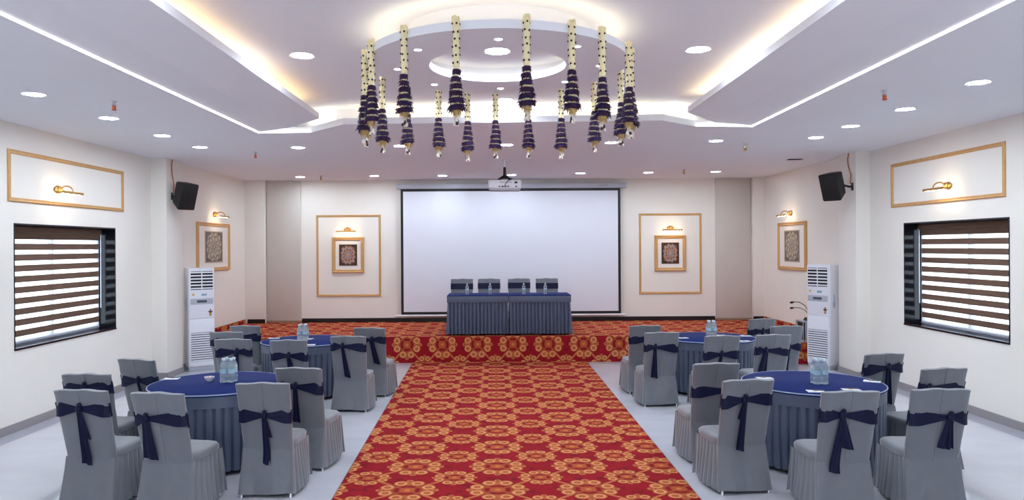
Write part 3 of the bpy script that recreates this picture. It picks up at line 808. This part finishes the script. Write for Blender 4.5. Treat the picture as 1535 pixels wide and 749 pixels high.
def seat_mesh():
    n = 40; rows = [(.40, .0), (.415, -.004), (.445, -.004), (.462, .008), (.47, .03), (.474, .10), (.476, .2)]
    def out(i, ins):
        a = 2*PI*(i+.5)/n; c, s = math.cos(a), math.sin(a); k = (abs(c)**6+abs(s)**6)**(-1/6)
        return ((.222-ins)*c*k, .11+(.225-ins)*s*k)
    def fn(i, j):
        z, ins = rows[j]; x, y = out(i, ins); return (x, y, z+noise.noise(Vector((x*12, y*12, 3)))*.003)
    mb = MB().grid(fn, n, len(rows), True)
    t = (len(rows)-1)*n; mb.f.append(tuple(t+i for i in range(n))); mb.m.append(0)
    mb.f.append(tuple(range(n))[::-1]); mb.m.append(0)
    # stitched edge seam
    def pf(i, j):
        x, y = out(i, .0); a = 2*PI*j/6; r = .004
        c = Vector((x, y-.12, 0)).normalized(); return (x+c.x*r*math.cos(a), y+c.y*r*math.cos(a), .458+r*math.sin(a))
    return mb.mesh('seat', M['chair'], ang=60)
def chair_skirt(seed, flare=1):
    # outline: rear left -> rear right -> front right -> front left
    rnd = random.Random(seed)
    pts = []
    def seg(a, b, n, kind):
        for k in range(n): t = k/n; pts.append((a[0]+(b[0]-a[0])*t, a[1]+(b[1]-a[1])*t, kind, t))
    cr = [(-.212, -.112), (.212, -.112), (.222, .335), (-.222, .335)]
    seg(cr[0], cr[1], 36, 'r'); seg(cr[1], cr[2], 64, 's'); seg(cr[2], cr[3], 60, 's'); seg(cr[3], cr[0], 64, 's')
    n = len(pts); lv = 12; acc = 0
    ph = [rnd.uniform(-.5, .5) for _ in range(12)]
    def fn(i, j):
        x, y, kind, t = pts[i]; q = j/(lv-1); z = .405-q*.375
        out = Vector((x/.22, (y-.12)/.24, 0)); 
        if kind == 'r':
            yy = -.112-.072*q; xx = x*(1+.06*q)
            # soft swags below the crease
            u = t*2-1
            yy += .012*q*math.sin(u*5+seed)*(1-q*.4)+.010*math.sin(3.3*(q+abs(u)*.6)+seed)*q*(1-abs(u))+noise.noise(Vector((x*14, z*9, seed)))*.009*q+noise.noise(Vector((x*22+z*18, z*20-x*12, seed+4)))*.005*q
            e = min(1, min(t, 1-t)*10)
            zz = z+.006*math.sin(t*5+seed)*q
            return (xx, yy, zz)
        ang = i*2*PI/9.0+ph[(i//18) % 12]*.6
        amp = .004+.015*min(1, q*1.6)
        ew = min(1, t*8, (1-t)*8) if True else 1
        w = (math.sqrt(abs(math.sin(ang*.5)))*2-2)*amp*max(.3, ew)
        if kind == 's' and abs(y-.335) < 1e-6:
            return (x*(1+.12*q*flare), y+.03*q+w, z+.004*math.sin(i*.7)*q)
        sg = 1 if x > 0 else -1
        tt = (y+.112)/.447                                   # 0 rear, 1 front
        yq = y-.072*q*(1-tt)+.03*q*tt
        return (x+sg*flare*(.013*q+.045*q*math.sin(PI*min(1, .08+tt*1.02)))+sg*w*(.4+.6*flare), yq, z+.004*math.sin(i*.9)*q)
    return MB().grid(fn, n, lv, True, flip=True).mesh('skirt', M['chair'], ang=70)
TRR = .65
BACKS = [back_mesh(k) for k in range(4)]; SKIRTS = [chair_skirt(k) for k in range(4)]+[chair_skirt(9, .25)]; SEAT = seat_mesh()
def leg_mesh(x, y, x2, y2): return MB().tube([(x2, y2, .38), (x, y, .012), (x, y, .0)], [.011, .011, .014], 10).mesh('leg', M['steel'])
LEGS = [leg_mesh(-.208, -.165, -.19, -.09), leg_mesh(.208, -.165, .19, -.09), leg_mesh(-.20, .33, -.19, .3), leg_mesh(.20, .33, .19, .3)]

def sash(e, kx, kz, tails, seed, knot=True, zc=.65, hb=.058):
    mb = MB(); rows = 7
    sag = [.0, .0]
    def band_fn(pts):
        def fn(i, j):
            x, y, z0, h = pts[i]; t = j/(rows-1)*2-1
            fold = .004*math.sin(t*6+i*.3+seed)*(1 if h < hb else .4)
            return (x, y+fold*.5-.002, z0+t*h)
        return fn
    N = 15
    def rear(side):
        xe = side*(hwid(zc)+.006); pts = []
        for k in range(N):
            t = k/(N-1); x = xe+(kx-xe)*t
            h = hb*(1-t)**1.1+.016+.0; h = min(hb, h)
            z = zc+side*.012*math.sin(seed*1.7)*(1-t)+(kz-zc)*t
            ed = .018*max(0, (abs(x)-.17)/.05)**2
            pts.append((x, yr(z)-.009-.006*t+ed, z, h))
        return pts
    for side in (-1, 1): mb.grid(band_fn(rear(side)), N, rows)
    # sides and front
    ys0, w = yr(zc), hwid(zc)+.006
    pts = [(-w, ys0+.012, zc, hb), (-w, ys0+.04, zc, hb), (-w+.02, ys0+.066, zc, hb)]+[(x, ys0+.069, zc, hb) for x in (-.15, -.05, .05, .15)]+[(w-.02, ys0+.066, zc, hb), (w, ys0+.04, zc, hb), (w, ys0+.012, zc, hb)]
    def ffn(i, j):
        x, y, z0, h = pts[i]; t = j/(rows-1)*2-1; z = z0+t*h
        return (x, y+(yr(z)-yr(z0))+(.002*math.sin(t*5)), z)
    mb.grid(ffn, len(pts), rows)
    so = mb.build('sash', M['navy'], e, recalc=False, ang=70)
    if not knot: return
    k = MB(); y0 = yr(kz)-.022
    k.blob((kx, y0, kz), .027, .02, .032, 12, 9); k.blob((kx+.006, y0-.004, kz+.03), .02, .015, .02, 10, 7)
    for v in range(len(k.v)):
        p = Vector(k.v[v]); k.v[v] = tuple(p+p.normalized()*noise.noise(p*40+Vector((seed, 0, 0)))*.006)
    k.build('knot', M['navy'], so, ang=80)
    for (dx, ln, w0, w1) in tails:
        n = 11
        def fn(i, j, dx=dx, ln=ln, w0=w0, w1=w1):
            t = j/13; u = i/(n-1)*2-1; w = w0+(w1-w0)*t
            z = kz-.01-ln*t-(u*.010*t)
            x = kx+dx*t+u*w
            return (x, min(yr(z), yr(.38) if z < .38 else 9)-.026-.010*math.sin(u*4.2+seed)*(.4+.6*t)-(0.02*max(0, (.42-z)/.3)), z)
        t_ = MB().grid(fn, n, 14)
        t_.build('sash_tail', M['navy'], so, recalc=False, ang=80)
def chair(p, rz, label, group, kx=0, tails=((.0, .3, .022, .04),), seed=0, knot=True, kz=None, zc=.65):
    e = empty('banquet_chair', p, label, 'chair', group, rz)
    link('backrest', BACKS[seed % 4], e); link('seat', SEAT, e); link('skirt', SKIRTS[4 if seed >= 30 else (seed+1) % 4], e)
    for l in LEGS: link('leg', l, e)
    sash(e, kx, kz if kz is not None else zc+.012, tails, seed, knot, zc)
    return e
# each chair from the two upper corners of its back as the photo shows them (they are 0.95 m above the floor)
GF = {'FL': 'covered chairs at the front left table', 'BL': 'covered chairs at the back left table', 'FR': 'covered chairs at the front right table', 'BR': 'covered chairs at the back right table'}
LONG = (0, .40, .02, .042)
CH_ = [
 ('FL', (80.7,584.5), (160,586), 'grey covered chair at the front left table, leftmost of the three nearest ones', -.01, ((-.0,.46,.018,.040), (.03,.24,.022,.03)), 0, 0.145, (0,0)),
 ('FL', (194,588), (276.6,591.5), 'grey covered chair before the front left table, wide sash tail hanging left', -.105, ((-.01,.33,.03,.062),), 1, 0.090, (0,0)),
 ('FL', (352,575), (435,575), 'grey covered chair left of the red carpet, nearest of the aisle chairs', .0, ((.0,.42,.02,.036), (.025,.18,.018,.034)), 2, 0.020, (0,0)),
 ('FL', (403,551.5), (474.5,553), 'grey covered chair left of the red carpet, directly behind the nearest aisle chair', -.03, ((-.02,.34,.02,.04),), 3, 0.120, (.05,0)),
 ('FL', (96.6,560.7), (171.5,561.3), 'grey covered chair beside the left wall, partly hidden behind the leftmost front chair', -.01, ((.0,.2,.02,.03),), 5, 0.180, (-.02,0)),
 ('FL', (182,537.4), (239,541), 'grey covered chair at the far left edge of the front left table', .02, ((.03,.25,.02,.04),), 4, 0.075, (-.03,0)),
 ('BL', (404.4,510.4), (459.7,510), 'grey covered chair in front of the back left table, sash knot at centre', .0, ((.03,.24,.02,.05),), 6, 0.105, (0,0)),
 ('BL', (495,504.4), (548,504.4), 'nearer of the two grey aisle chairs beside the back left table', -.07, ((.045,.40,.02,.038),), 7, 0.170, (0,0)),
 ('BL', (522.7,491.4), (570.8,492), 'farther of the two grey aisle chairs beside the back left table', .03, ((.06,.34,.03,.045),), 8, 0.130, (.06,0)),
 ('BL', (321.7,509), (375.4,508.6), 'grey covered chair seen just behind the bottles of the front left table', .05, ((-.05,.34,.03,.05),), 9, 0.140, (0,0)),
 ('BL', (315.5,498), (362,498), 'grey covered chair half hidden beside the left air conditioner', .1, ((.0,.2,.02,.03),), 10, 0.165, (0,0)),
 ('BL', (351,488.5), (395.5,489), 'grey covered chair at the far left of the back left table, before the stage', -.06, ((-.03,.25,.02,.035),), 11, 0.140, (-.04,0)),
 ('FR', (1087,571.5), (1165,568.3), 'grey covered chair right of the red carpet, nearest of the aisle chairs', -.035, ((.0,.44,.02,.04), (-.035,.16,.02,.022)), 12, 0.130, (-.02,0)),
 ('FR', (1047.4,546), (1117,544.6), 'grey covered chair right of the red carpet, directly behind the nearest aisle chair', .12, ((.0,.25,.02,.035),), 13, 0.030, (-.05,0)),
 ('FR', (1231,588), (1321,586.7), 'grey covered chair before the front right table, one long and one short sash tail', -.065, ((-.02,.46,.02,.045), (.075,.27,.02,.05)), 14, 0.113, (0,0)),
 ('FR', (1366.5,584), (1456,584), 'grey covered chair at the front right table, rightmost of the three nearest ones', .075, ((-.02,.25,.025,.05), (.025,.24,.02,.03)), 15, 0.074, (0,0)),
 ('FR', (1294,532), (1359.5,529), 'grey covered chair behind the front right table, sash tail hanging to the right', .03, ((.06,.38,.025,.05),), 16, 0.150, (0,0)),
 ('FR', (1368.7,554), (1443.6,551), 'grey covered chair beside the right wall, partly hidden behind the rightmost front chair', -.16, ((-.02,.2,.02,.03),), 17, 0.120, (.02,0)),
 ('BR', (966.5,499), (1018.3,498.2), 'nearer of the two grey aisle chairs beside the back right table', -.09, ((.01,.40,.02,.048),), 18, 0.103, (0,0)),
 ('BR', (946.6,488.6), (994.5,488), 'farther of the two grey aisle chairs beside the back right table', .13, ((.02,.25,.02,.035),), 19, 0.110, (-.03,0)),
 ('BR', (1054.2,503.5), (1108.6,502.4), 'grey covered chair in front of the back right table, sash knot at centre', -.01, ((-.03,.22,.02,.035),), 20, 0.060, (0,-.05)),
 ('BR', (1125.6,501.7), (1178,500.5), 'grey covered chair before the back right table, wide sash tail hanging left', -.105, ((-.02,.30,.03,.06),), 21, 0.100, (.04,-.08)),
 ('BR', (1123,479), (1163.8,477.5), 'grey covered chair behind the back right table, farthest, just before the stage', .0, ((.0,.25,.02,.035),), 22, 0.110, (0,0)),
 ('BR', (1149.4,489.2), (1199.3,488.5), 'grey covered chair beside the right air conditioner and the grey box', .04, ((-.04,.34,.02,.05),), 23, 0.000, (.0,0)),
]
for (g, a, b, lab, kx, tails, seed, dz, nud) in CH_:
    pa, pb = on_z(a[0], a[1], .968), on_z(b[0], b[1], .968)
    d = pb-pa; rz = math.atan2(d.y, d.x)*.8
    mid = (pa+pb)/2+Vector((nud[0], nud[1], 0))
    R3 = Matrix.Rotation(rz, 3, 'Z'); o = mid-R3 @ Vector((0, -.235, 0))
    tc = Vector(TAB[g]+(0,)); push = 0                     # keep the skirts of chair and table apart
    for _ in range(30):
        foot = [o+R3 @ Vector((sx*(.240+.030*(1-abs(yy-.1)/.28)**.5 if abs(yy-.1)<.28 else .240), yy, 0)) for sx in (-1, -.5, 0, .5, 1) for yy in (-.1, 0, .1, .2, .3, .375)]
        if min(Vector((q.x-tc.x, q.y-tc.y)).length for q in foot) >= TRR+.002: break
        dv = Vector((o.x-tc.x, o.y+.1-tc.y, 0)).normalized(); o += dv*.01; push += 1
    if push: print('PUSH', lab[:70], push)
    chair((o.x, o.y, 0), rz, lab, GF[g], kx, tails, seed, zc=.665+dz)
for k, (px, lab, zc) in enumerate(((692.6, 'leftmost of the four covered chairs behind the stage table', .825), (733, 'second from left of the covered chairs behind the stage table', .83),
                          (778, 'third from left of the covered chairs behind the stage table', .835), (819.5, 'rightmost of the four covered chairs behind the stage table', .825))):
    q = on_y(px, 419, 14.95)
    chair((q.x, 14.70, SZ-.0), PI, 'grey and navy, '+lab, 'covered chairs on the stage', 0, ((0, .3, .02, .04),), k+30, zc=zc)

# ------------------------------------------------------------------ round tables
TR, TZ = .65, .76
def round_table(x, y, label):
    e = empty('round_table', (x, y, 0), label, 'table', 'round banquet tables')
    n = 200
    MB().lathe([(.01, TZ-.02), (TR, TZ-.02), (TR+.003, TZ-.008), (TR-.004, TZ), (.01, TZ)], n).build('tabletop_cloth', M['blue'], e, ang=50)
    pr = [(TR+.001+.006*math.cos(t), TZ-.004+.006*math.sin(t)) for t in [2*PI*k/8 for k in range(9)]]
    MB().lathe(pr, 96, cap=False).build('piping', M['pipe'], e)
    MB().grid(lambda i, j: ((TR-.002+.004*math.sin(i*.5)*j/4)*math.cos(2*PI*i/n), (TR-.002+.004*math.sin(i*.5)*j/4)*math.sin(2*PI*i/n), TZ-.006-.03*j), n, 5, True).build('cloth_drop', M['skirt'], e, ang=60)
    np_ = 50; n2 = np_*12
    def fn(i, j):
        t = j/7; ph = (i % 12)/12; k = i//12
        groove = max(0, 1-abs(ph-.80)/.20)**.8; bulge = math.sin(PI*min(1, ph/.62))
        rnd = noise.noise(Vector((k*1.3, t*1.5, x)))
        r = TR-.010-(.020+.016*t)*groove+.007*(.5+t)*bulge*.6+.009*t*rnd-.006*t
        a = 2*PI*(i+rnd*2.5*t)/n2; return (r*math.cos(a), r*math.sin(a), TZ-.118-t*(TZ-.118-.045))
    MB().grid(fn, n2, 8, True).build('pleated_skirt', M['skirt'], e, ang=70)
    MB().lathe([(.52, 0), (.52, .03), (.05, .05), (.04, TZ-.03), (.30, TZ-.022)], 24).build('pedestal', M['dark_metal'], e)
round_table(*TAB['FL'], 'round table under blue cloth and grey pleated skirt, front left, with a white bowl')
round_table(*TAB['BL'], 'round table under blue cloth and grey pleated skirt, back left, before the stage')
round_table(*TAB['FR'], 'round table under blue cloth and grey pleated skirt, front right, with four note cards')
round_table(*TAB['BR'], 'round table under blue cloth and grey pleated skirt, back right, before the stage')

# ------------------------------------------------------------------ stage tables
def stage_table(x0, x1, label):
    e = empty('stage_table', ((x0+x1)/2, 13.78, SZ), label, 'table', 'skirted stage tables')
    w, d, h = (x1-x0)/2, .38, .735
    out = lambda g: [(-w+g, -d+g), (w-g, -d+g), (w-g, d-g), (-w+g, d-g)]
    MB().box(-w, w, -d, d, h-.02, h).build('tabletop_cloth', M['blue'], e, bevel=.006)
    MB().box(-w+.0, w-.0, -d-.002, d, h-.135, h-.012).build('cloth_drop', M['skirt'], e, bevel=.008)
    per = []
    def seg(a, b):
        n = int(((b[0]-a[0])**2+(b[1]-a[1])**2)**.5/.0075)
        for k in range(n): per.append((a[0]+(b[0]-a[0])*k/n, a[1]+(b[1]-a[1])*k/n, (b[1]-a[1]), -(b[0]-a[0]), k))
    c = out(.012)
    for i in range(4): seg(c[i], c[(i+1) % 4])
    n = len(per)
    def fn(i, j):
        x, y, nx, ny, kk = per[i]; l = math.hypot(nx, ny); t = j/7
        nz = noise.noise(Vector((i*.11, t*.8, x0*3)))
        pj = noise.noise(Vector(((kk//9)*2.7, x0, 1)))*.22; ph = ((kk % 9)/9+pj*.3); off = -(.028+.016*t)*max(0, 1-abs(ph-.72)/(.26+pj*.2))**.7+.012*math.sin(PI*min(1, ph/.5))*(.3+.7*t)+.010*t*nz-.004
        fl = .035*t if (x < -w+.03 and x0 < 0) or (x > w-.03 and x0 > 0) else 0
        return (x+nx/l*off+(math.copysign(fl, x)), y+ny/l*(off), h-.13-t*(h-.13-.03)+.006*nz*t)
    MB().grid(fn, n, 8, True, flip=True).build('pleated_skirt', M['skirt'], e, ang=70)
    for sx in (-1, 1):
        for sy in (-1, 1): MB().tube([(sx*(w-.12), sy*(d-.09), 0), (sx*(w-.12), sy*(d-.09), h-.02)], .016, 8).build('leg', M['dark_metal'], e)
stage_table(-.885, .246, 'left half of the grey skirted table with blue top on the stage')
stage_table(.254, 1.385, 'right half of the grey skirted table with blue top on the stage')

# ------------------------------------------------------------------ water bottles
prof = [(.020, 0), (.029, .002), (.0315, .008), (.0315, .03), (.029, .036), (.0315, .042), (.0315, .075), (.030, .079), (.030, .118), (.0315, .122), (.0315, .14), (.027, .158), (.016, .178), (.0125, .186), (.0125, .194)]
B_ME = MB().lathe(prof, 20).mesh('body', M['pet'], ang=60)
LB_ME = MB().lathe([(.0306, .08), (.0306, .117)], 20, cap=False)
for k in range(7): LB_ME.lathe([(.0308, .088+.0), (.0308, .108)], 20, cap=False, mat=0) if k == 0 else None
LB_ME = LB_ME.mesh('label_band', M['pale_blue'])
CAP_ME = MB().lathe([(.0142, .188), (.015, .191), (.015, .204), (.0125, .207)], 16).mesh('cap', M['lid'])
def bottle(p, label, group, s=1.0):
    e = empty('water_bottle', p, label, 'bottle', group); e.scale = (s, s, s)
    link('body', B_ME, e); link('label_band', LB_ME, e); link('cap', CAP_ME, e)
def pack(c, tname, nb, g):
    names = ['front left', 'front right', 'back left', 'back right']
    offs = [(-.036, -.036), (.036, -.034), (-.03, .037), (.04, .038)]
    for k in range(nb):
        bottle((c[0]+offs[k][0], c[1]+offs[k][1], TZ), 'clear water bottle on the %s table, %s of the cluster' % (tname, names[k]), g, 1.16)
pack((-2.68, 7.36), 'front left', 4, 'water bottles on the front left table')
pack((3.12, 7.08), 'front right', 4, 'water bottles on the front right table')
pack((-2.78, 10.58), 'back left', 4, 'water bottles on the back left table')
pack((3.15, 10.72), 'back right', 4, 'water bottles on the back right table')
for px, k in ((700.3, 'first'), (734.6, 'second'), (785, 'third'), (817.3, 'fourth')):
    q = on_y(px, 440, 13.72)
    bottle((q.x, 13.70, SZ+.735), 'clear water bottle on the stage table, %s from left' % k, 'water bottles on the stage table', .98)

# ------------------------------------------------------------------ bowl, note cards
q = on_z(314, 571.5, TZ)
e = empty('bowl', (q.x, q.y, TZ), 'small white bowl of sweets on the front left table', 'bowl')
mb = MB(); n = 32
pr = [(.022, 0), (.026, .004), (.040, .022), (.050, .048), (.0475, .049), (.037, .022), (.02, .008), (.001, .007)]
mb.grid(lambda i, j: (pr[j][0]*(1+(.05*math.cos(8*2*PI*i/n) if j in (3, 4) else 0))*math.cos(2*PI*i/n), pr[j][0]*(1+(.05*math.cos(8*2*PI*i/n) if j in (3, 4) else 0))*math.sin(2*PI*i/n), pr[j][1]), n, 8, True)
mb.build('dish', M['white'], e, ang=50)
mb = MB(); rnd = random.Random(2)
for k in range(12):
    a = rnd.uniform(0, 6.3); r = rnd.uniform(0, .028); mb.blob((r*math.cos(a), r*math.sin(a), .03+rnd.uniform(0, .014)), .012, .009, .008, 8, 6)
tag(mb.build('sweets', M['candy'], e), 'orange wrapped sweets', kind='stuff')
def note(px, py, rz, label, g):
    p = on_z(px, py, TZ+.004)
    e = empty('note_card', (p.x, p.y, TZ+.001), label, 'note card', g, rz)
    MB().box(-.075, .075, -.052, .052, 0, .004).build('card', M['paper'], e, smooth=False)
    mb = MB().box(-.07, -.005, -.046, -.02, .0035, .0046).box(.01, .065, -.046, -.035, .0035, .0046)
    mb.build('printed_strip', M['pale_blue'], e, smooth=False)
    MB().box(-.02, .02, .006, .024, .0035, .0046).build('printed_mark', M['red_print'], e, smooth=False)
    pn = MB().tube([(-.05, .038, .010), (.062, .012, .010), (.074, .009, .010)], [.0045, .0045, .001], 8).build('pen', M['dgrey'], e)
GN = 'note cards on the round tables'
note(257, 567, .1, 'white note card with pen on the front left table', GN)
note(1146, 566, .1, 'white note card at the far left of the front right table', GN)
note(1223, 586, -.15, 'white note card with red mark in front of the bottles on the front right table', GN)
note(1276, 583.5, -.05, 'white note card at the near right edge of the front right table', GN)
note(1307, 571, -.5, 'white note card at the right edge of the front right table', GN)
note(411, 506.5, .2, 'white note card at the left of the back left table', GN)
note(464, 516.3, .1, 'white note card at the near edge of the back left table', GN)
note(461, 507.3, -.2, 'white note card beside the bottles on the back left table', GN)
note(1023, 506, .2, 'white note card at the left edge of the back right table', GN)
note(1080, 502.0, .1, 'white note card beside the bottles on the back right table', GN)
note(1118, 503, -.1, 'white note card at the far right edge of the back right table', GN)
note(1115, 510.5, .15, 'white note card at the near right of the back right table', GN)

# ------------------------------------------------------------------ lights
def area(name, p, sx, sy, power, c, rot=(0, 0, 0), disk=False, spread=PI):
    l = bpy.data.lights.new(name, 'AREA'); l.shape = 'DISK' if disk else 'RECTANGLE'
    l.size = sx
    if not disk: l.size_y = sy
    l.energy = power; l.color = c; l.spread = spread
    o = bpy.data.objects.new(name, l); COL.objects.link(o); o.location = p; o.rotation_euler = rot
    return o
WARM = (1, .76, .42); WARM2 = (1, .86, .62)
UP = (PI, 0, 0)
area('cove_light', (-2.30, 3.2, ZC+.115), .03, 10.4, 17, (1, .62, .24), UP)
area('cove_light', (2.36, 3.1, ZC+.115), .03, 10.2, 22, (1, .74, .40), UP)
area('cove_light', (.1, 8.87, ZC+.085), 3.7, .03, 3.6, (1, .78, .46), UP)
for (x, y, an) in ((-2.2, 9.15, -.84), (2.35, 9.0, .73)): area('cove_light', (x, y, ZC+.09), .7, .03, .8, WARM2, (PI, 0, an))
for k in range(20):
    a = 2*PI*k/20
    area('ring_cove_light', (DX+.93*math.cos(a), DY+.93*math.sin(a), ZC+.12), .03, .28, .17, (1, .74, .40), (PI, 0, a))
for k in range(12):
    a = 2*PI*k/12
    area('recess_cove_light', (DX+.66*math.cos(a), DY+.66*math.sin(a), ZC+.07), .03, .3, .06, WARM, (PI, 0, a))
# further downlights of the same rows, nearer than the picture's edge
for x in (-4.9, 4.95, -1.72, 1.72, 0):
    for y in (4.2, 1.8, -.8):
        z = ZC-.012 if abs(x) > 3 else ZT-.012
        if abs(x) < 1 and y > 3: continue
        area('downlight_lamp', (x, y, z), .19, .19, 8, (.84, .95, 1.06), disk=True)

# daylight outside
w = bpy.data.worlds.new('daylight'); SC.world = w; w.use_nodes = True
nt = w.node_tree; bg = nt.nodes['Background']; bg.inputs[0].default_value = (.84, .95, 1.08, 1); bg.inputs[1].default_value = 3.8

def portal(p, sx, sy, rot):
    o = area('daylight_portal', p, sx, sy, 1, (1, 1, 1), rot); o.data.cycles.is_portal = True
portal(((ox0+ox1)/2, YF-.22, (oz0+oz1)/2), ox1-ox0, oz1-oz0, (PI/2, 0, 0))
# ------------------------------------------------------------------ camera
cam = bpy.data.cameras.new('camera'); co = bpy.data.objects.new('camera', cam); COL.objects.link(co)
cam.sensor_width = 36; cam.lens = 36*F/1535
cam.shift_x = (767.5-VX)/1535; cam.shift_y = (VY-374.5)/1535
co.matrix_world = Matrix.Translation((0, 0, CH)) @ Matrix.Rotation(PI/2, 4, 'X') @ Matrix.Rotation(-ROLL, 4, 'Z')
SC.camera = co
vs = SC.view_settings; vs.view_transform = 'Standard'; vs.look = 'None'; vs.gamma = 1; vs.exposure = .14; vs.use_curve_mapping = False
SC.cycles.max_bounces = 10; SC.cycles.diffuse_bounces = 6; SC.cycles.transparent_max_bounces = 12; SC.cycles.sample_clamp_indirect = 6
